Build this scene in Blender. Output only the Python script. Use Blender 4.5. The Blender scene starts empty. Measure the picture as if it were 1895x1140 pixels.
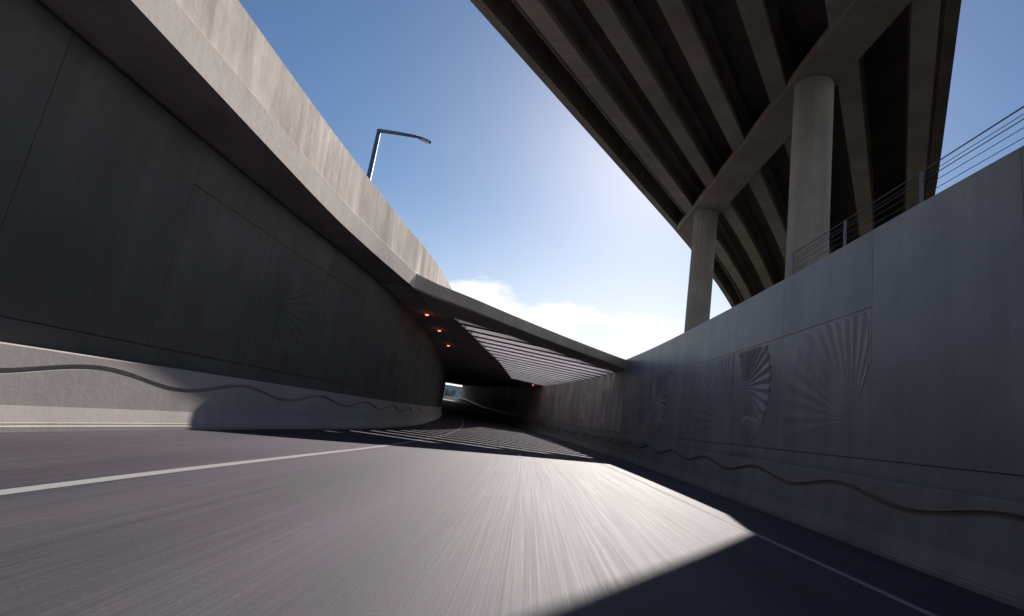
import bpy, bmesh, math, random
from mathutils import Vector, Matrix, noise
R = math.radians
random.seed(7)
S = bpy.context.scene
COL = S.collection

# ------------------------------------------------------------------ camera
cam_d = bpy.data.cameras.new('camera'); cam = bpy.data.objects.new('camera', cam_d); COL.objects.link(cam)
YAW, PITCH, ROLL, FPX = R(4.05), R(11.7), R(8.97), 980.0
fwd = Vector((-math.sin(YAW)*math.cos(PITCH), math.cos(YAW)*math.cos(PITCH), math.sin(PITCH)))
rgt = Vector((math.cos(YAW), math.sin(YAW), 0)); upv = rgt.cross(fwd)
rr = rgt*math.cos(ROLL) + upv*math.sin(ROLL); uu = -rgt*math.sin(ROLL) + upv*math.cos(ROLL)
M = Matrix((rr, uu, -fwd)).transposed().to_4x4(); M.translation = Vector((0, 0, 1.2))
cam.matrix_world = M
cam_d.sensor_width = 36; cam_d.lens = 36*FPX/1895.0
cam_d.clip_start = 0.05; cam_d.clip_end = 5000
S.camera = cam

# ------------------------------------------------------------------ light and sky
SUN = Vector((0.294, 1.65, 1.0)).normalized()
SUN_EL = math.asin(SUN.z); SUN_AZ = math.atan2(SUN.x, SUN.y)
sd = bpy.data.lights.new('sun', 'SUN'); so = bpy.data.objects.new('sun', sd); COL.objects.link(so)
sd.energy = 5.0; sd.angle = R(0.5); sd.color = (1.0, 0.93, 0.86)
so.rotation_euler = SUN.to_track_quat('Z', 'Y').to_euler()
W = bpy.data.worlds.new('World'); S.world = W; W.use_nodes = True
def build_world():
    nt = W.node_tree; N = nt.nodes; L = nt.links; N.clear()
    out = N.new('ShaderNodeOutputWorld'); bg = N.new('ShaderNodeBackground'); bg.inputs['Strength'].default_value = 0.072
    sky = N.new('ShaderNodeTexSky'); sky.sky_type = 'NISHITA'; sky.sun_disc = False
    sky.sun_elevation = SUN_EL; sky.sun_rotation = SUN_AZ
    sky.air_density = 1.0; sky.dust_density = 0.4; sky.ozone_density = 3.0
    tc = N.new('ShaderNodeTexCoord'); sep = N.new('ShaderNodeSeparateXYZ'); L.new(tc.outputs['Generated'], sep.inputs[0])
    mp = N.new('ShaderNodeMapping'); mp.inputs['Scale'].default_value = (5.0, 5.0, 13.0); mp.inputs['Location'].default_value = (0.4, 0.0, 0.7)
    L.new(tc.outputs['Generated'], mp.inputs[0])
    nz = N.new('ShaderNodeTexNoise'); nz.inputs['Scale'].default_value = 1.0; nz.inputs['Detail'].default_value = 9; nz.inputs['Roughness'].default_value = 0.58
    L.new(mp.outputs[0], nz.inputs['Vector'])
    band = N.new('ShaderNodeMapRange'); band.interpolation_type = 'SMOOTHSTEP'   # clouds lie in a low band
    band.inputs['From Min'].default_value = 0.35; band.inputs['From Max'].default_value = 0.19
    band.inputs['To Min'].default_value = -0.55; band.inputs['To Max'].default_value = 0.035
    L.new(sep.outputs['Z'], band.inputs['Value'])
    add = N.new('ShaderNodeMath'); add.operation = 'ADD'; L.new(nz.outputs['Fac'], add.inputs[0]); L.new(band.outputs[0], add.inputs[1])
    msk = N.new('ShaderNodeMapRange'); msk.interpolation_type = 'SMOOTHSTEP'
    msk.inputs['From Min'].default_value = 0.49; msk.inputs['From Max'].default_value = 0.66
    msk.inputs['To Max'].default_value = 0.85
    hz = N.new('ShaderNodeMapRange'); hz.interpolation_type = 'SMOOTHSTEP'          # pale haze low in the sky, stronger under the sun
    hz.inputs['From Min'].default_value = 0.42; hz.inputs['From Max'].default_value = 0.02; L.new(sep.outputs['Z'], hz.inputs['Value'])
    sx = N.new('ShaderNodeMapRange'); sx.interpolation_type = 'SMOOTHSTEP'; sx.inputs['From Min'].default_value = -0.35; sx.inputs['From Max'].default_value = 0.28
    sx.inputs['To Min'].default_value = 0.25; sx.inputs['To Max'].default_value = 0.95; L.new(sep.outputs['X'], sx.inputs['Value'])
    hm = N.new('ShaderNodeMath'); hm.operation = 'MULTIPLY'; L.new(hz.outputs[0], hm.inputs[0]); L.new(sx.outputs[0], hm.inputs[1])
    hmix = N.new('ShaderNodeMixRGB'); hmix.inputs['Color2'].default_value = (12.6, 12.4, 12.2, 1); L.new(hm.outputs[0], hmix.inputs['Fac'])
    cx = N.new('ShaderNodeMapRange'); cx.inputs['From Min'].default_value = 0.06; cx.inputs['From Max'].default_value = -0.14
    cx.inputs['To Min'].default_value = -0.02; cx.inputs['To Max'].default_value = 0.09; L.new(sep.outputs['X'], cx.inputs['Value'])
    ad2 = N.new('ShaderNodeMath'); ad2.operation = 'ADD'; L.new(add.outputs[0], ad2.inputs[0]); L.new(cx.outputs[0], ad2.inputs[1]); add = ad2
    mix = N.new('ShaderNodeMixRGB'); mix.inputs['Color2'].default_value = (13.2, 12.9, 12.8, 1)
    L.new(add.outputs[0], msk.inputs['Value'])
    hs = N.new('ShaderNodeHueSaturation'); hs.inputs['Saturation'].default_value = 1.12; L.new(sky.outputs[0], hs.inputs['Color'])
    L.new(msk.outputs[0], mix.inputs['Fac']); L.new(hs.outputs[0], hmix.inputs['Color1']); L.new(hmix.outputs[0], mix.inputs['Color1'])
    L.new(mix.outputs[0], bg.inputs['Color']); L.new(bg.outputs[0], out.inputs[0])
build_world()
S.view_settings.view_transform = 'Standard'; S.view_settings.look = 'None'
S.view_settings.exposure = 0.40; S.view_settings.gamma = 1; S.view_settings.use_curve_mapping = False
S.cycles.max_bounces = 8; S.cycles.diffuse_bounces = 5

# ------------------------------------------------------------------ helpers
def pchip(xs, ys):
    n = len(xs); h = [xs[i+1]-xs[i] for i in range(n-1)]; d = [(ys[i+1]-ys[i])/h[i] for i in range(n-1)]
    m = [d[0]] + [(d[i-1]*h[i]+d[i]*h[i-1])/(h[i]+h[i-1]) for i in range(1, n-1)] + [d[-1]]
    def f(x):
        if x <= xs[0]: return ys[0]+m[0]*(x-xs[0])
        if x >= xs[-1]: return ys[-1]+m[-1]*(x-xs[-1])
        i = max(k for k in range(n-1) if xs[k] <= x)
        t = (x-xs[i])/h[i]
        return ys[i]*(1+2*t)*(1-t)**2+h[i]*m[i]*t*(1-t)**2+ys[i+1]*t*t*(3-2*t)+h[i]*m[i+1]*t*t*(t-1)
    return f
# plan of the sunken road, in metres: x of each long line as a function of y
RK = pchip([-60,0,8,14,21,28,35.4,49,84,107,185,225,280],[5.8,5.8,5.74,5.7,5.52,5.22,4.65,3.0,-4,-9.4,-26.4,-37.5,-56])
RW = pchip([-60,0,5.7,9,13.4,22,26,35,49,60,84,107,185,225,280],[4.1,4.1,4.03,3.85,3.62,3.1,2.8,2.3,.8,-1.35,-6,-11.5,-28.8,-40,-58.5])
LW = pchip([-60,0,6,9.4,13,21,25.5,36.4,51,80,107,185,225,280],[-4.15,-4.15,-4.12,-4.0,-3.86,-3.88,-4.06,-4.85,-6.5,-10.9,-16.6,-34.2,-45.5,-64])
LB = pchip([-60,0,9,13,18,23.7,33,46,80,107,185,225,280],[-6.95,-6.95,-6.9,-6.75,-6.45,-6.38,-6.95,-8.5,-13.6,-19.6,-37.5,-49,-67])
RZ = pchip([-60,0,45,62,84,107,185,220,280],[0,0,0,.12,.6,1.2,4.2,5.0,5.2])     # the road climbs to the far end

def frange(a, b, st):
    n = max(1, int(math.ceil((b-a)/st))); return [a+(b-a)*i/n for i in range(n+1)]
def pt(fx, y, off, z):
    s = (fx(y+.05)-fx(y-.05))/.1; q = math.hypot(1, s)
    return Vector((fx(y)+off/q, y-off*s/q, z+RZ(y)))
def sweep(bm, fx, ys, prof, closed=False):
    """strip along a plan line; prof(y) gives (offset to the right, height) pairs"""
    uv = bm.loops.layers.uv.verify(); rows = []
    for y in ys:
        p = prof(y) if callable(prof) else prof
        rows.append([bm.verts.new(pt(fx, y, o, z)) for o, z in p])
    n = len(rows[0])
    p0 = prof(ys[0]) if callable(prof) else prof
    acc = [0]
    for i in range(1, n+1): acc.append(acc[-1]+math.hypot(p0[i % n][0]-p0[i-1][0], p0[i % n][1]-p0[i-1][1]))
    for a in range(len(rows)-1):
        for i in range(n if closed else n-1):
            j = (i+1) % n
            f = bm.faces.new((rows[a][i], rows[a][j], rows[a+1][j], rows[a+1][i]))
            for lp, (uu_, vv_) in zip(f.loops, ((acc[i], ys[a]), (acc[i+1], ys[a]), (acc[i+1], ys[a+1]), (acc[i], ys[a+1]))): lp[uv].uv = (uu_, vv_)
    if closed:
        bm.faces.new(rows[0]); bm.faces.new(list(reversed(rows[-1])))
def box(bm, c, s, rot=None):
    m = Matrix.Translation(c) @ (rot.to_4x4() if rot else Matrix.Identity(4)) @ Matrix.Diagonal((*s, 1))
    return bmesh.ops.create_cube(bm, size=1, matrix=m)['verts']
def prism(bm, low, high):
    """solid between two rings of the same number of points"""
    a = [bm.verts.new(p) for p in low]; b = [bm.verts.new(p) for p in high]; n = len(a)
    bm.faces.new(list(reversed(a))); bm.faces.new(b)
    for i in range(n):
        j = (i+1) % n; bm.faces.new((a[i], a[j], b[j], b[i]))
def tube(bm, pts, r, n=10, r2=None):
    rings = []; k = len(pts)
    for i, p in enumerate(pts):
        p = Vector(p); t = (Vector(pts[min(i+1, k-1)])-Vector(pts[max(i-1, 0)])).normalized()
        a = t.cross(Vector((0, 0, 1)) if abs(t.z) < .95 else Vector((1, 0, 0))).normalized(); b = t.cross(a)
        q = r if r2 is None else r+(r2-r)*i/(k-1)
        rings.append([bm.verts.new(p+a*q*math.cos(2*math.pi*j/n)+b*q*math.sin(2*math.pi*j/n)) for j in range(n)])
    for u, v in zip(rings[:-1], rings[1:]):
        for j in range(n):
            f = bm.faces.new((u[j], u[(j+1) % n], v[(j+1) % n], v[j])); f.smooth = n > 7
    bm.faces.new(list(reversed(rings[0]))); bm.faces.new(rings[-1])
def obj(name, bm, mat, parent=None, mats=None):
    bmesh.ops.recalc_face_normals(bm, faces=bm.faces)
    me = bpy.data.meshes.new(name); bm.to_mesh(me); bm.free()
    for m_ in (mats or [mat]): me.materials.append(m_)
    o = bpy.data.objects.new(name, me); COL.objects.link(o)
    if parent:
        o.parent = parent; o.matrix_parent_inverse = Matrix.Translation(-parent_loc(parent))
    return o
def parent_loc(p): return Vector(p.location) if p.type == 'EMPTY' else Vector()
def empty(name, loc, label, cat, group=None):
    o = bpy.data.objects.new(name, None); COL.objects.link(o); o.location = loc; o.empty_display_size = .3
    o['label'] = label; o['category'] = cat
    if group: o['group'] = group
    return o
def struct(o): o['kind'] = 'structure'; return o
def nb(): return bmesh.new()

# ------------------------------------------------------------------ materials
def mat(name):
    m = bpy.data.materials.new(name); m.use_nodes = True
    return m, m.node_tree.nodes, m.node_tree.links, m.node_tree.nodes['Principled BSDF']
def concrete(name, col, var=.35, rough=.85, streak=.5, spec=.3, coat=0.0, bump=.25):
    m, N, L, P = mat(name)
    tc = N.new('ShaderNodeTexCoord')
    def nz(sc, det, ro, scale=(1, 1, 1)):
        mp = N.new('ShaderNodeMapping'); mp.inputs['Scale'].default_value = scale; L.new(tc.outputs['Object'], mp.inputs[0])
        n = N.new('ShaderNodeTexNoise'); n.inputs['Scale'].default_value = sc; n.inputs['Detail'].default_value = det; n.inputs['Roughness'].default_value = ro
        L.new(mp.outputs[0], n.inputs['Vector']); return n
    a = nz(.55, 6, .6); b = nz(1.0, 5, .62, (1.7, 1.7, .10)); c = nz(9, 8, .7); g = nz(60, 3, .6)
    def mr(n, lo, hi, f0=.3, f1=.7):
        r = N.new('ShaderNodeMapRange'); r.inputs['From Min'].default_value = f0; r.inputs['From Max'].default_value = f1
        r.inputs['To Min'].default_value = lo; r.inputs['To Max'].default_value = hi; L.new(n.outputs['Fac'], r.inputs['Value']); return r
    def mul(x, y):
        q = N.new('ShaderNodeMath'); q.operation = 'MULTIPLY'; L.new(x.outputs[0], q.inputs[0]); L.new(y.outputs[0], q.inputs[1]); return q
    v = mul(mul(mr(a, 1-var, 1+var*.6), mr(b, 1-var*streak*1.4, 1+var*streak)), mr(c, 1-var*.35, 1+var*.3))
    oi = N.new('ShaderNodeObjectInfo'); ro = N.new('ShaderNodeMapRange'); ro.inputs['To Min'].default_value = .88; ro.inputs['To Max'].default_value = 1.1
    L.new(oi.outputs['Random'], ro.inputs['Value']); v = mul(v, ro)
    rgb = N.new('ShaderNodeVectorMath'); rgb.operation = 'SCALE'; rgb.inputs[0].default_value = col; L.new(v.outputs[0], rgb.inputs['Scale'])
    L.new(rgb.outputs[0], P.inputs['Base Color'])
    rg = mr(c, rough-.12, rough+.1); L.new(rg.outputs[0], P.inputs['Roughness']); P.inputs['Specular IOR Level'].default_value = spec
    P.inputs['Coat Weight'].default_value = coat; P.inputs['Coat Roughness'].default_value = .3
    bp = N.new('ShaderNodeBump'); bp.inputs['Strength'].default_value = bump; bp.inputs['Distance'].default_value = .02
    ad = N.new('ShaderNodeMath'); ad.operation = 'MULTIPLY_ADD'; ad.inputs[1].default_value = .25; L.new(g.outputs['Fac'], ad.inputs[0]); L.new(c.outputs['Fac'], ad.inputs[2])
    L.new(ad.outputs[0], bp.inputs['Height']); L.new(bp.outputs[0], P.inputs['Normal'])
    return m
def flat(name, col, rough=.5, metal=0.0, emit=None, es=0):
    m, N, L, P = mat(name); P.inputs['Roughness'].default_value = rough; P.inputs['Metallic'].default_value = metal
    n = N.new('ShaderNodeTexNoise'); n.inputs['Scale'].default_value = 7; n.inputs['Detail'].default_value = 5
    r = N.new('ShaderNodeMapRange'); r.inputs['To Min'].default_value = .8; r.inputs['To Max'].default_value = 1.2; L.new(n.outputs['Fac'], r.inputs['Value'])
    v = N.new('ShaderNodeVectorMath'); v.operation = 'SCALE'; v.inputs[0].default_value = col; L.new(r.outputs[0], v.inputs['Scale']); L.new(v.outputs[0], P.inputs['Base Color'])
    if emit: P.inputs['Emission Color'].default_value = (*emit, 1); P.inputs['Emission Strength'].default_value = es
    return m
def road_mat(name, col, paint=False):
    m, N, L, P = mat(name); uv = N.new('ShaderNodeUVMap')
    def nz(scale, det, ro):
        mp = N.new('ShaderNodeMapping'); mp.inputs['Scale'].default_value = scale; L.new(uv.outputs[0], mp.inputs[0])
        n = N.new('ShaderNodeTexNoise'); n.inputs['Scale'].default_value = 1; n.inputs['Detail'].default_value = det; n.inputs['Roughness'].default_value = ro
        L.new(mp.outputs[0], n.inputs['Vector']); return n
    def mr(n, lo, hi, f0=.3, f1=.7):
        r = N.new('ShaderNodeMapRange'); r.inputs['From Min'].default_value = f0; r.inputs['From Max'].default_value = f1
        r.inputs['To Min'].default_value = lo; r.inputs['To Max'].default_value = hi; L.new(n.outputs['Fac'], r.inputs['Value']); return r
    def mul(x, y):
        q = N.new('ShaderNodeMath'); q.operation = 'MULTIPLY'; L.new(x.outputs[0], q.inputs[0]); L.new(y.outputs[0], q.inputs[1]); return q
    fine = nz((58, .28, 1), 6, .72); mid = nz((22, .10, 1), 5, .6); patch = nz((.5, .16, 1), 4, .55); agg = nz((160, 22, 1), 3, .6)
    k = .55 if paint else 1
    sp = N.new('ShaderNodeSeparateXYZ'); L.new(uv.outputs[0], sp.inputs[0])
    wv = N.new('ShaderNodeMath'); wv.operation = 'MULTIPLY'; wv.inputs[1].default_value = 2*math.pi/1.75; L.new(sp.outputs[0], wv.inputs[0])
    cs = N.new('ShaderNodeMath'); cs.operation = 'COSINE'; L.new(wv.outputs[0], cs.inputs[0])
    trk = N.new('ShaderNodeMapRange'); trk.inputs['From Min'].default_value = -1; trk.inputs['To Min'].default_value = 1-.13*k; trk.inputs['To Max'].default_value = 1.05; L.new(cs.outputs[0], trk.inputs['Value'])
    v = mul(mul(mr(fine, 1-.3*k, 1+.34*k), mr(mid, 1-.22*k, 1+.24*k)), mul(mr(patch, 1-.15*k, 1+.15*k), mr(agg, 1-.2*k, 1+.25*k))); v = mul(v, trk)
    s = N.new('ShaderNodeVectorMath'); s.operation = 'SCALE'; s.inputs[0].default_value = col; L.new(v.outputs[0], s.inputs['Scale']); L.new(s.outputs[0], P.inputs['Base Color'])
    rg = mul(mr(fine, .64, .76), mr(mid, .95, 1.05)); L.new(rg.outputs[0], P.inputs['Roughness'])
    P.inputs['Specular IOR Level'].default_value = .12 if paint else .24
    if paint: P.inputs['Roughness'].default_value = .8; N_ = [l for l in L if l.to_socket == P.inputs['Roughness']]; [L.remove(l) for l in N_]
    bp = N.new('ShaderNodeBump'); bp.inputs['Strength'].default_value = .35; bp.inputs['Distance'].default_value = .006
    ad = N.new('ShaderNodeMath'); ad.operation = 'ADD'; L.new(fine.outputs['Fac'], ad.inputs[0]); L.new(agg.outputs['Fac'], ad.inputs[1])
    L.new(ad.outputs[0], bp.inputs['Height']); L.new(bp.outputs[0], P.inputs['Normal'])
    return m
M_road = road_mat('asphalt', (.069, .059, .081))
M_paint = road_mat('road_paint', (.34, .33, .34), True)
M_joint = road_mat('road_joint', (.03, .028, .03))
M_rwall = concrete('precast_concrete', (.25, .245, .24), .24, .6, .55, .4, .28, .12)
M_rwall_lit = concrete('precast_concrete_lit', (.46, .42, .39), .28, .75, .9, .3)  # right-wall concrete lightened in colour to brighten the wall inside the tunnel
M_relief = concrete('relief_concrete', (.265, .26, .25), .22, .62, .6, .4, .15)
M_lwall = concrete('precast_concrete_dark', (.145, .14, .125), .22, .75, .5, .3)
M_core = concrete('joint_concrete', (.16, .16, .155), .2)
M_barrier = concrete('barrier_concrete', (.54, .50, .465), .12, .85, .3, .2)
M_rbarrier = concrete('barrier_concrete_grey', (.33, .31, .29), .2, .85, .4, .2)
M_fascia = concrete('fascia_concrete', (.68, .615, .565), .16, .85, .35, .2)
M_parapet = concrete('parapet_concrete', (.80, .71, .645), .26, .88, 1.1, .2)
M_soffit_shade = concrete('soffit_shade_concrete', (.22, .205, .19), .25, .85, .3, .2)  # undersides of cornice and slats: shade put into a darker concrete colour
M_roof = concrete('roof_soffit_concrete', (.40, .37, .34), .3, .85, .4, .2)
M_portal = concrete('portal_concrete', (.44, .40, .36), .18, .85, .5, .2)
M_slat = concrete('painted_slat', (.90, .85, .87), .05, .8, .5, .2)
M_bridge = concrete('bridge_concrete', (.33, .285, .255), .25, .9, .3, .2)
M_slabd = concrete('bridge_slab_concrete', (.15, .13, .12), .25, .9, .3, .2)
M_col = concrete('column_concrete', (.26, .24, .215), .22, .85, .6, .2)
M_pipe = flat('grey_pipe', (.16, .14, .13), .6)
M_metal = flat('galvanised_steel', (.16, .22, .28), .5, .3)
M_rail = flat('dull_steel', (.10, .105, .13), .55, .3)
M_lens = flat('lamp_glass', (.8, .8, .8), .15)
M_glow = flat('orange_lamp', (.9, .3, .15), .4, 0, (1.0, .14, .07), 3.2)
M_house = concrete('blue_render', (.34, .46, .52), .12, .8, .3, .2)
M_hroof = flat('grey_roof', (.22, .24, .26), .7)
M_win = flat('dark_window', (.04, .07, .13), .15)
M_ground = concrete('bare_ground', (.085, .08, .055), .35, .95, .1, .1)

# ------------------------------------------------------------------ ground and road
YS = frange(-60, 60, 1.0) + frange(60, 280, 4)[1:]
bm = nb(); sweep(bm, LB, YS, lambda y: [(0, 0)] if 0 else [(-.4, -.004), (.0, -.004)])
bm.free()
bm = nb(); uvl = bm.loops.layers.uv.verify(); rows = []
for y in YS: rows.append([bm.verts.new((LB(y)-.3+(RK(y)+.6-LB(y))*t/12, y, RZ(y))) for t in range(13)])
for a in range(len(rows)-1):
    for i in range(12):
        f = bm.faces.new((rows[a][i], rows[a][i+1], rows[a+1][i+1], rows[a+1][i]))
        for lp in f.loops:
            yy = lp.vert.co.y; lp[uvl].uv = (lp.vert.co.x-(LW(yy)+RW(yy))/2, yy)
struct(obj('road', bm, M_road))
def stripe(name, fx, y0, y1, w, m, dz=.004, off=0):
    b = nb(); sweep(b, fx, frange(y0, y1, .8), [(off-w/2, dz), (off+w/2, dz)]); return struct(obj(name, b, m))
stripe('edge_line', LW, -20, 240, .15, M_paint)
stripe('edge_line', RW, -20, 240, .13, M_paint)
mid = lambda y: (LW(y)+RW(y))/2
stripe('road_joint', mid, -20, 60, .025, M_joint, .003)
for k in range(8): stripe('lane_line', mid, 18.6+k*12, 20.6+k*12, .10, M_paint, .006)
# street-level ground on both sides of the cutting
bm = nb()
GY = [-900, -300] + YS + [400, 900, 3000]
def gz(y): return 5.25
L_ = [[bm.verts.new((LB(max(-60, min(y, 280)))-.75, y, gz(y)+.3)), bm.verts.new((-60, y, gz(y)+.3)), bm.verts.new((-3000, y, gz(y)+.3))] for y in GY]
R_ = [[bm.verts.new((RK(max(-60, min(y, 280)))+.78, y, gz(y))), bm.verts.new((60, y, gz(y))), bm.verts.new((3000, y, gz(y)))] for y in GY]
for G in (L_, R_):
    for a in range(len(GY)-1):
        for i in (0, 1): bm.faces.new((G[a][i], G[a][i+1], G[a+1][i+1], G[a+1][i]))
bm.faces.new([L_[-4][0], R_[-4][0], R_[-3][0], L_[-3][0]]); bm.faces.new([L_[-3][0], R_[-3][0], R_[-2][0], L_[-2][0]]); bm.faces.new([L_[-2][0], R_[-2][0], R_[-1][0], L_[-1][0]])
bm.faces.new([L_[0][0], R_[0][0], R_[1][0], L_[1][0]])
struct(obj('ground', bm, M_ground))

# ------------------------------------------------------------------ walls
def fan(bm, fx, side, cy, cz, ang0, ang1, rmax, r0, n, clip, base, amp):
    """pleated fan relief on a wall face; clip = (y0, y1, z0, z1)"""
    rows = []
    for i in range(2*n+1):
        t = ang0+(ang1-ang0)*i/(2*n); ca, sa = math.cos(t), math.sin(t); lim = rmax
        if ca > 1e-3: lim = min(lim, (clip[1]-cy)/ca)
        if ca < -1e-3: lim = min(lim, (clip[0]-cy)/ca)
        if sa > 1e-3: lim = min(lim, (clip[3]-cz)/sa)
        if sa < -1e-3: lim = min(lim, (clip[2]-cz)/sa)
        lim = max(lim, r0+.05); ridge = i % 2
        row = []
        for k in range(7):
            r = r0+(lim*(1.0 if ridge else .95)-r0)*min(k, 5.12)/5
            d = base+amp*(.25+.75*k/5 if ridge else .06)
            if k == 0: d = base+amp*.1
            if k == 6: d = base-amp*.05
            row.append(bm.verts.new(pt(fx, cy+r*ca, side*d, cz+r*sa)))
        rows.append(row)
    for a, b in zip(rows[:-1], rows[1:]):
        for k in range(6): bm.faces.new((a[k], a[k+1], b[k+1], b[k]))
def blob(bm, fx, side, cy, cz, ry, rz, base, amp):
    c = bm.verts.new(pt(fx, cy, side*(base+amp), cz)); prev = None; rings = []
    for k in (1, 2, 3, 4):
        q = k/4; ring = []
        for j in range(20):
            t = 2*math.pi*j/20; w = 1+.22*math.sin(2*t+.6)+.12*math.sin(3*t)
            ring.append(bm.verts.new(pt(fx, cy+ry*q*w*math.cos(t), side*(base+.003*(-1 if amp > 0 else 1)+amp*math.sqrt(max(0, 1-q*q))), cz+rz*q*w*math.sin(t))))
        rings.append(ring)
    for j in range(20): bm.faces.new((c, rings[0][j], rings[0][(j+1) % 20]))
    for a, b in zip(rings[:-1], rings[1:]):
        for j in range(20): bm.faces.new((a[j], b[j], b[(j+1) % 20], a[(j+1) % 20]))
    for f in bm.faces: f.smooth = f.smooth

def panels(root, fx, side, face, joints, kinds, z0, zsplit, ztop, m):
    """precast facing panels; face is the offset of the front from the plan line, side +1 = the front looks to the right"""
    for i in range(len(joints)-1):
        a, b = joints[i]+.005, joints[i+1]-.005; kd = kinds(i); yc = (a+b)/2
        ys = frange(a, b, .9 if b < 90 else 3)
        back = face-side*.04
        def slab(za, zb):
            q = nb(); sweep(q, fx, ys, lambda y: [(back, za), (face, za), (face, zb(y) if callable(zb) else zb), (back, zb(y) if callable(zb) else zb)], True)
            return obj('wall_panel', q, M_rwall_lit if side < 0 and a > 33 else m, root)  # panels inside the tunnel take the lightened copy of the wall concrete
        if kd == 'plain': slab(z0, ztop); continue
        p = slab(z0, zsplit-.007); slab(zsplit+.007, ztop)
        q = nb(); wd = b-a; clip = (a+.08, b-.08, z0+.12, zsplit-.08)
        near = a if True else b
        if kd == 'A': fan(q, fx, 1, a+wd*.16, z0+.72, R(-12), R(122), 2.8, .34, 15, clip, face if side > 0 else face, .017*side)
        if kd == 'Am': fan(q, fx, 1, b-wd*.16, z0+.72, R(58), R(192), 2.8, .34, 15, clip, face, .017*side)
        if kd == 'B':
            fan(q, fx, 1, b-wd*.26, z0+1.7, R(105), R(245), 1.75, .2, 13, clip, face, .045*side)
            fan(q, fx, 1, b-wd*.26, z0+1.7, R(62), R(104), 1.2, .2, 4, clip, face, .035*side)
        if kd == 'Bm':
            fan(q, fx, 1, a+wd*.26, z0+1.7, R(-65), R(75), 1.75, .2, 13, clip, face, .045*side)
            fan(q, fx, 1, a+wd*.26, z0+1.7, R(76), R(118), 1.2, .2, 4, clip, face, .035*side)
        obj('fan_relief', q, M_rwall_lit if side < 0 and a > 33 else (M_relief if side < 0 else m), p)
        if kd in ('B', 'Bm'):
            q = nb(); blob(q, fx, 1, yc, z0+.52, .62, .36, face, .06*side); obj('boulder_relief', q, M_rwall_lit if side < 0 and a > 33 else (M_relief if side < 0 else m), p)
    return

def barrier_profile(side, wave):
    """F-shaped barrier with a waved groove; offsets grow away from the road"""
    def f(y):
        g = wave(y); o = lambda v: side*v
        return [(o(.0), -.02), (o(.0), .07), (o(.03), .085), (o(.03), .115), (o(.045), .125), (o(.115), .345), (o(.118+.02*(g-.39)), g-.04),
                (o(.20+.02*(g-.39)), g-.034), (o(.20+.02*(g-.39)), g+.038), (o(.12+.02*(g-.39)), g+.04), (o(.135), 1.14), (o(.16), 1.16), (o(.75), 1.16), (o(.75), -.02)]
    return f
def barrier(root, fx, side, ys, wave, m):
    q = nb(); sweep(q, fx, ys, barrier_profile(side, wave), True)
    return obj('crash_barrier', q, m, root)

# right wall
rw = empty('retaining_wall', (6.2, 0, 0), 'long grey precast retaining wall with shell-like fan reliefs, below the bridge columns', 'wall')
jr = [-16, -12.6, -9.2, -5.8, -2.4, 1.0, 4.0, 7.0, 10.24, 13.93, 17.0, 20.4, 23.7, 27.1, 29.8, 33.0] + [33+3.4*i for i in range(1, 45)] + [185]
seq = {8: 'A', 9: 'B', 10: 'A', 11: 'plain', 12: 'B', 13: 'A', 14: 'plain'}
def rkind(i):
    if i in seq: return seq[i]
    if i < 8: return 'plain'
    return ('A', 'B', 'A', 'B', 'plain')[(i-15) % 5] if i < 22 else 'plain'
wr = lambda y: .88+.105*math.cos(2*math.pi*(y-10.7)/3.75)
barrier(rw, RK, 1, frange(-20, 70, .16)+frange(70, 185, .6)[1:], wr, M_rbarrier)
q = nb(); sweep(q, RK, frange(-20, 60, 1)+frange(60, 185, 3)[1:], [(.46, 1.0), (.46, 5.93), (.86, 5.93), (.86, 1.0)], True); obj('wall_core', q, M_core, rw)
panels(rw, RK, -1, .42, jr, rkind, 1.5, 4.36, 5.95, M_rwall)
q = nb(); sweep(q, RK, frange(-20, 60, 1)+frange(60, 185, 3)[1:], [(.428, 1.1), (.428, 1.485), (.47, 1.485), (.47, 1.1)], True); obj('base_course', q, M_rwall, rw)

# left wall with cornice and parapet
lw = empty('retaining_wall', (-7.2, 0, 0), 'dark left retaining wall with overhanging sunlit cornice, parapet and waved groove in its base', 'wall')
jl = [-16, -12.5, -9.0, -5.6, -2.2, 1.0, 3.4, 6.3, 9.35, 12.45, 15.5, 18.8] + [18.8+3.3*i for i in range(1, 30)]
def lkind(i):
    if i < 8: return 'plain'
    return ('Am', 'Bm', 'Am', 'plain', 'Bm')[(i-8) % 5]
wl = lambda y: .87+.115*math.cos(2*math.pi*(y-8.35)/4.1)
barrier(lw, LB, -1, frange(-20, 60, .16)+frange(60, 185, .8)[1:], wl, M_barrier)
YL = frange(-20, 60, 1)+frange(60, 185, 3)[1:]
q = nb(); sweep(q, LB, YL, [(-.34, 1.0), (-.34, 5.6), (-.72, 5.6), (-.72, 1.0)], True); obj('wall_core', q, M_core, lw)
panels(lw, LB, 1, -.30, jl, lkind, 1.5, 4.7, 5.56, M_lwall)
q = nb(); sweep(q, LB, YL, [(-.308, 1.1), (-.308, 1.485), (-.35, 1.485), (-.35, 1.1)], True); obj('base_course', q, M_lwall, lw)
YC = frange(-20, 20.2, .7)
OVH = pchip([-20, 8, 14, 17, 20.2], [1.05, 1.04, .82, .83, 1.0])
q = nb(); sweep(q, LB, YC, lambda y: [(-.6, 5.65), (.60, 5.65), (.62, 5.67), (.68, 5.67), (.70, 5.65), (OVH(y), 5.65), (OVH(y)-.02, 6.24), (OVH(y)-.04, 6.26), (-.6, 6.26)], True); co = obj('cornice', q, None, lw, [M_fascia, M_soffit_shade])
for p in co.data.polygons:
    if p.normal.z < -.5: p.material_index = 1  # down-facing faces get the colour with shade painted in
PTO = pchip([-30, 8, 14, 18, 21, 29, 60], [.73, .73, .68, .69, .86, 1.18, 1.25])
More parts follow.
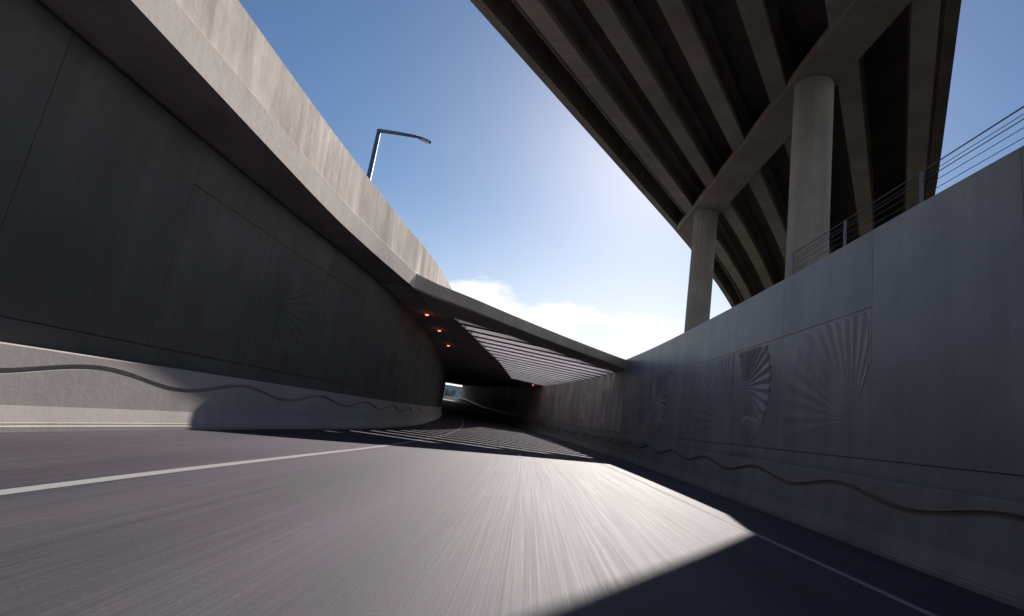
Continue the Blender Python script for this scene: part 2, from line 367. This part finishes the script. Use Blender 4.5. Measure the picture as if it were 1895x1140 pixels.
q = nb(); sweep(q, LB, frange(-20, 60, .8), lambda y: [(min(PTO(y)+.17, OVH(y)-.05) if y < 20.2 else PTO(y)+.08, 6.255), (PTO(y), 7.63), (PTO(y)-.03, 7.66), (PTO(y)-.27, 7.66), (PTO(y)-.3, 6.255)], True); obj('parapet', q, M_parapet, lw)

# ------------------------------------------------------------------ tunnel roof with louvred skylight
tr = empty('tunnel_roof', (0, 40, 5.5), 'flat concrete tunnel roof with slanting portal beam and slatted skylight', 'roof')
def zr(x, y): return 5.485-.033*min(max(x, -7), 6)
TH = .60
fbot = pchip([-5.40, -5.0, -4.6, -3.77, -1.64, 1.13, 4.0, 5.0, 5.5], [20.3, 21.1, 21.8, 22.8, 26.0, 30.0, 33.6, 34.0, 34.1])   # portal lower edge: y over x
ftop = pchip([-5.40, -5.0, -4.6, -3.89, -1.7, 1.71, 5.3, 5.6], [20.22, 20.95, 21.6, 22.4, 25.3, 29.5, 33.4, 33.7])
sfr = pchip([-4.6, -2.34, -.53, 1.4, 3.18, 5.1], [25.6, 27.6, 29.7, 31.9, 34.0, 36.2])                               # skylight front edge
slx = pchip([25.6, 28, 31, 35.8, 39.3, 61], [-4.6, -4.4, -4.2, -3.95, -3.7, -3.1])                                   # skylight side edge
def V(x, y, dz=0): return Vector((x, y, zr(x, y)+RZ(y)+dz))
# portal beam
q = nb(); xs = [-5.40, -5.28, -5.15, -5.0, -4.8]+frange(-4.6, 5.3, .55); rows = []
for x in xs:
    xr = x
    rows.append([q.verts.new(v) for v in (V(x, fbot(x)), V(x, ftop(x), .06), V(x, ftop(x)-.01, TH-.03), V(x, ftop(x)+.03, TH), V(x, sfr(max(x, -4.6)), TH), V(x, sfr(max(x, -4.6))))])
for a, b in zip(rows[:-1], rows[1:]):
    for i in range(6): q.faces.new((a[i], a[(i+1) % 6], b[(i+1) % 6], b[i]))
q.faces.new(rows[0]); q.faces.new(list(reversed(rows[-1]))); obj('portal_beam', q, M_portal, tr)
# solid slab on the left and at the far end
q = nb(); rows = []
def rightx(y):
    if y < 25.59: return -5.40
    if y <= 61: return slx(y)
    if y <= 64.5: return -3.1+(RK(y)+.44+3.1)*(y-61)/3.5
    return RK(y)+.44
for y in [20.2, 22, 24, 25.58]+frange(25.6, 61, 1.2)+[62, 63, 64.5]+frange(64.5, 185, 3)[1:]:
    xl = LB(y)-.7; xr = rightx(y); n = 4
    lo = [V(xl+(xr-xl)*i/n, y) for i in range(n+1)]; hi = [V(xl+(xr-xl)*i/n, y, TH) for i in range(n, -1, -1)]
    rows.append([q.verts.new(v) for v in lo+hi])
for a, b in zip(rows[:-1], rows[1:]):
    m_ = len(a)
    for i in range(m_): q.faces.new((a[i], a[(i+1) % m_], b[(i+1) % m_], b[i]))
q.faces.new(rows[0]); q.faces.new(list(reversed(rows[-1]))); obj('roof_slab', q, M_roof, tr)
# slats
STH = .55
ycur = 26.75; k = 0
while ycur < 63.5:
    x0 = slx(ycur)-.02; w = .67; sl = .27+.001*k
    def clipx(yy, back):       # far end of a slat edge starting at yy on the side line
        x = x0
        while x < 6:
            y = yy+(x-x0)*sl
            if x > RK(y)+.44: break
            if x > -4.5 and x < 5.1 and sfr(min(x, 5.1)) > y+.0 and x-x0 > .05: break
            x += .05
        return x
    xa, xb = clipx(ycur, 0), clipx(ycur+w, 0)
    if ycur > 60.8:                                    # last ones start on the slanted far edge
        x0 = max(x0, rightx(ycur+w)+.0)
    if xa-x0 > .3 and xb-x0 > .3:
        q = nb(); ring = []
        A = (x0, ycur); B = (xa, ycur+(xa-x0)*sl); C_ = (xb, ycur+w+(xb-x0)*sl); D = (x0, ycur+w)
        prism(q, [V(*p, .004) for p in (A, B, C_, D)], [V(*p, STH) for p in (A, B, C_, D)])
        o = obj('skylight_slat', q, None, tr, [M_slat, M_soffit_shade])
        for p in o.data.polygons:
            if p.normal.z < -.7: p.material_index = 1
    ycur += 1.88; k += 1

# ceiling lights
def ceiling_light(x, y, label, lit=True):
    z = zr(x, y)+RZ(y)
    t = empty('ceiling_light', (x, y, z), label, 'lamp', 'small orange lights under the tunnel roof')
    q = nb(); bmesh.ops.create_cone(q, cap_ends=True, segments=20, radius1=.13, radius2=.15, depth=.07, matrix=Matrix.Translation((x, y, z-.037))); obj('housing', q, M_metal, t)
    q = nb(); bmesh.ops.create_cone(q, cap_ends=True, segments=20, radius1=.07, radius2=.10, depth=.05, matrix=Matrix.Translation((x, y, z-.099))); obj('lens', q, M_glow, t)
    ld = bpy.data.lights.new('lamp_light', 'POINT'); ld.energy = .8; ld.color = (1, .28, .16); ld.shadow_soft_size = .06
    lo = bpy.data.objects.new('lamp_light', ld); COL.objects.link(lo); lo.parent = t; lo.location = (0, 0, -.2)
ceiling_light(-5.94, 25.6, 'small orange ceiling light nearest the tunnel mouth, by the left wall')
ceiling_light(-6.17, 30.5, 'small orange ceiling light by the left wall, second from the tunnel mouth')
ceiling_light(-6.75, 37.5, 'small orange ceiling light by the left wall, deepest of the row of three')
ceiling_light(-.6, 64.8, 'small orange ceiling light at the far corner of the slatted skylight')

# ------------------------------------------------------------------ bridge overhead
HD = R(33); P0 = Vector((-.35, 19.22, 0)); dS = Vector((math.sin(HD), math.cos(HD), 0)); dN = Vector((dS.y, -dS.x, 0))
def bp(n, s, z): return P0+dN*(n-.0024*max(0, s-10)**2)+dS*s+Vector((0, 0, z))
def bsweep(bm, prof, s0=-42, s1=75):
    rows = [[bm.verts.new(bp(n, s, z)) for n, z in prof] for s in frange(s0, s1, 3)]
    n = len(prof)
    for a, b in zip(rows[:-1], rows[1:]):
        for i in range(n): bm.faces.new((a[i], a[(i+1) % n], b[(i+1) % n], b[i]))
    bm.faces.new(rows[0]); bm.faces.new(list(reversed(rows[-1])))
br = empty('overpass', (8, 25, 13), 'high concrete overpass seen from below with long parallel girders', 'bridge')
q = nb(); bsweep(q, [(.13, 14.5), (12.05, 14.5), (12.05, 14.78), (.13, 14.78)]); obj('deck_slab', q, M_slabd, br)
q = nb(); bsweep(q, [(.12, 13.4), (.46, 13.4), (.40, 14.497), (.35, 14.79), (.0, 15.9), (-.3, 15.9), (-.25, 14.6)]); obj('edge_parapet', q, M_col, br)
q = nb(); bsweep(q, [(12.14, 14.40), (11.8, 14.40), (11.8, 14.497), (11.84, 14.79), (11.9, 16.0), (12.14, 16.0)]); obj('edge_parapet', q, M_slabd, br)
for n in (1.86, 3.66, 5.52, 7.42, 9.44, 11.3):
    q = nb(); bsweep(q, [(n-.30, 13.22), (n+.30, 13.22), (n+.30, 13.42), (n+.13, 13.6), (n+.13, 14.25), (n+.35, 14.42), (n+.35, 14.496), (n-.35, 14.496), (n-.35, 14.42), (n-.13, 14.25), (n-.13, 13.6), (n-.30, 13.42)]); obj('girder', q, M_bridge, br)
q = nb(); tube(q, [bp(1.05, s, 13.86) for s in frange(-42, 75, 3)], .10, 10)
for s in frange(-40, 70, 1.9): box(q, bp(1.05, s, 14.1), (.05, .05, .8))
for s in frange(-40, 70, 1.9): tube(q, [bp(1.05, s-.04, 13.86), bp(1.05, s+.04, 13.86)], .13, 10)
obj('drain_pipe', q, M_pipe, br)
pr = empty('bridge_pier', (7.3, 20, 5), 'bridge pier of long cross beam on tall round columns behind the right wall', 'pier')
q = nb()
prism(q, [(6.55, 28.7, 13.0), (7.95, 30.6, 13.0), (7.98, 8.0, 13.0), (6.75, 8.0, 13.0)], [(6.58, 28.7, 13.4), (8.0, 30.7, 13.4), (8.02, 8.0, 13.4), (6.78, 8.0, 13.4)])
bmesh.ops.recalc_face_normals(q, faces=q.faces); obj('pier_cap', q, M_bridge, pr)
def column(x, y, r, seg, flute):
    q = nb(); lo = []; hi = []
    for j in range(seg*2):
        t = math.pi*j/seg; rad = r*(1 if j % 2 else 1-flute); lo.append((x+rad*math.cos(t), y+rad*math.sin(t), 4.6)); hi.append((x+rad*math.cos(t), y+rad*math.sin(t), 12.998))
    prism(q, lo, hi); obj('column', q, M_col, pr)
column(7.32, 26.05, .57, 16, .035); column(7.38, 15.45, .56, 8, .02)

# ------------------------------------------------------------------ railing on the right wall
rl = empty('cable_railing', (6.5, 8, 5.9), 'thin steel cable railing on posts along the top of the right wall', 'railing')
rx = lambda y: RK(y)+.80
for i in range(8):
    y = 14.35-2.45*i
    q = nb(); p = pt(RK, y, .80, 6.36); box(q, p, (.035, .07, 1.0)); obj('post', q, M_rail, rl)
for z, w in ((6.86, .012), (6.74, .006), (6.66, .008), (6.52, .006), (6.36, .006), (6.18, .006)):
    q = nb(); tube(q, [pt(RK, y, .80, z) for y in frange(-3, 14.35, 1.5)], w, 6); obj('rail' if w > .01 else 'cable', q, M_rail, rl)

# ------------------------------------------------------------------ street lamp
sl_ = empty('street_lamp', (-9.0, 22.25, 5.5), 'tall steel street lamp with bent arm behind the left parapet', 'lamp')
q = nb(); tube(q, [(-9.0, 22.25, 5.5), (-9.0, 22.2, 9), (-9.0, 22.15, 13.30)], .15, 12, .10); obj('pole', q, M_metal, sl_)
q = nb(); tube(q, [(-9.03, 22.15, 13.27), (-8.2, 22.3, 13.33), (-7.3, 22.5, 13.38)], .09, 10, .075); obj('arm', q, M_metal, sl_)
q = nb(); a = Vector((-7.35, 22.5, 13.38)); b = Vector((-6.55, 22.65, 13.22)); d = (b-a).normalized(); s_ = d.cross(Vector((0, 0, 1))).normalized(); u_ = s_.cross(d)
prof = [(0, .08, .06), (.25, .14, .08), (.6, .17, .07), (.8, .10, .03)]
rows = []
for t, w, h in prof: rows.append([q.verts.new(a+d*t+s_*w*math.cos(j*math.pi/4)+u_*(h*math.sin(j*math.pi/4) if j < 5 else .35*h*math.sin(j*math.pi/4))) for j in range(8)])
for x_, y_ in zip(rows[:-1], rows[1:]):
    for j in range(8): q.faces.new((x_[j], x_[(j+1) % 8], y_[(j+1) % 8], y_[j]))
q.faces.new(rows[0]); q.faces.new(list(reversed(rows[-1]))); hd = obj('lamp_head', q, M_metal, sl_)
q = nb(); c_ = a+d*.5-u_*.035; box(q, c_, (.36, .2, .03), Matrix((d, s_, u_)).transposed()); obj('lens', q, M_lens, hd)

# ------------------------------------------------------------------ beyond the far end
be = empty('concrete_barrier', (-32, 210, 4.8), 'pale low concrete barrier curving along the road beyond the tunnel end', 'barrier')
q = nb(); sweep(q, RK, frange(185.2, 270, 3), [(0, 0), (.05, .1), (.22, .4), (.28, 1.3), (.55, 1.3), (.6, 0)], True); obj('barrier_body', q, M_barrier, be)
hs = empty('house', (-40, 262, 5.2), 'pale blue flat-roofed building beyond the tunnel end', 'building')
def hb(name, c, s, m, parent=hs): q = nb(); box(q, Vector(c), s); return obj(name, q, m, parent)
hb('wall', (-39.0, 266, 8.7), (19, 10, 7.2), M_house); hb('roof', (-39.0, 266, 12.45), (19.8, 10.8, .3), M_hroof)
for x in (-44.6, -40.4, -36.0, -33.0):
    f = hb('window', (x, 260.96, 9.6), (2.3, .12, 1.9), M_hroof); hb('pane', (x-.5, 260.93, 9.6), (.95, .1, 1.7), M_win, f); hb('pane', (x+.55, 260.93, 9.6), (.95, .1, 1.7), M_win, f)
def leafmat(name, c):
    m, N, L, P = mat(name); oi = N.new('ShaderNodeNewGeometry'); r = N.new('ShaderNodeMapRange'); r.inputs['To Min'].default_value = .55; r.inputs['To Max'].default_value = 1.6
    L.new(oi.outputs['Random Per Island'], r.inputs['Value']); v = N.new('ShaderNodeVectorMath'); v.operation = 'SCALE'; v.inputs[0].default_value = c
    L.new(r.outputs[0], v.inputs['Scale']); L.new(v.outputs[0], P.inputs['Base Color']); P.inputs['Roughness'].default_value = .6
    return m
M_leaf = leafmat('leaves', (.06, .09, .035)); M_leaf2 = leafmat('pale_leaves', (.13, .14, .06)); M_bark = flat('bark', (.09, .07, .05), .9)
def shrub(x, y, z, w, h, m, label):
    t = empty('shrub', (x, y, z), label, 'shrub', 'shrubs beyond the tunnel end'); rnd = random.Random(int(x*100)+int(y))
    q = nb(); 
    for i in range(4): tube(q, [(x, y, z), (x+rnd.uniform(-.3, .3)*w, y+rnd.uniform(-.3, .3)*w, z+h*.6)], .06, 6, .02)
    obj('stem', q, M_bark, t); q = nb()
    cl = [(x+rnd.uniform(-.4, .4)*w, y+rnd.uniform(-.4, .4)*w, z+h*rnd.uniform(.25, .85), rnd.uniform(.16, .3)*w) for _ in range(9)]
    for i in range(900):
        cx, cy, cz, cr = rnd.choice(cl); v = Vector((rnd.gauss(0, 1), rnd.gauss(0, 1), rnd.gauss(0, 1))).normalized()*cr*rnd.random()**.4
        p = Vector((cx, cy, cz))+v; a = Vector((rnd.gauss(0, 1), rnd.gauss(0, 1), rnd.gauss(0, 1))).normalized(); b = a.orthogonal().normalized(); sz = rnd.uniform(.08, .17)
        q.faces.new([q.verts.new(p+a*sz), q.verts.new(p+b*sz*.5), q.verts.new(p-a*sz), q.verts.new(p-b*sz*.5)])
    obj('foliage', q, m, t)
shrub(-36.6, 228, 5.2, 4.0, 4.6, M_leaf, 'dark green shrub nearest the tunnel wall end')
shrub(-39.4, 233, 5.2, 2.2, 3.6, M_leaf2, 'yellowish thin shrub between two dark shrubs')
shrub(-41.8, 234, 5.2, 3.4, 3.8, M_leaf, 'dark green shrub beside the yellowish one, on its left')
shrub(-44.2, 240, 5.2, 3.0, 3.2, M_leaf, 'low dark shrub farthest from the tunnel wall, leftmost of the shrubs')
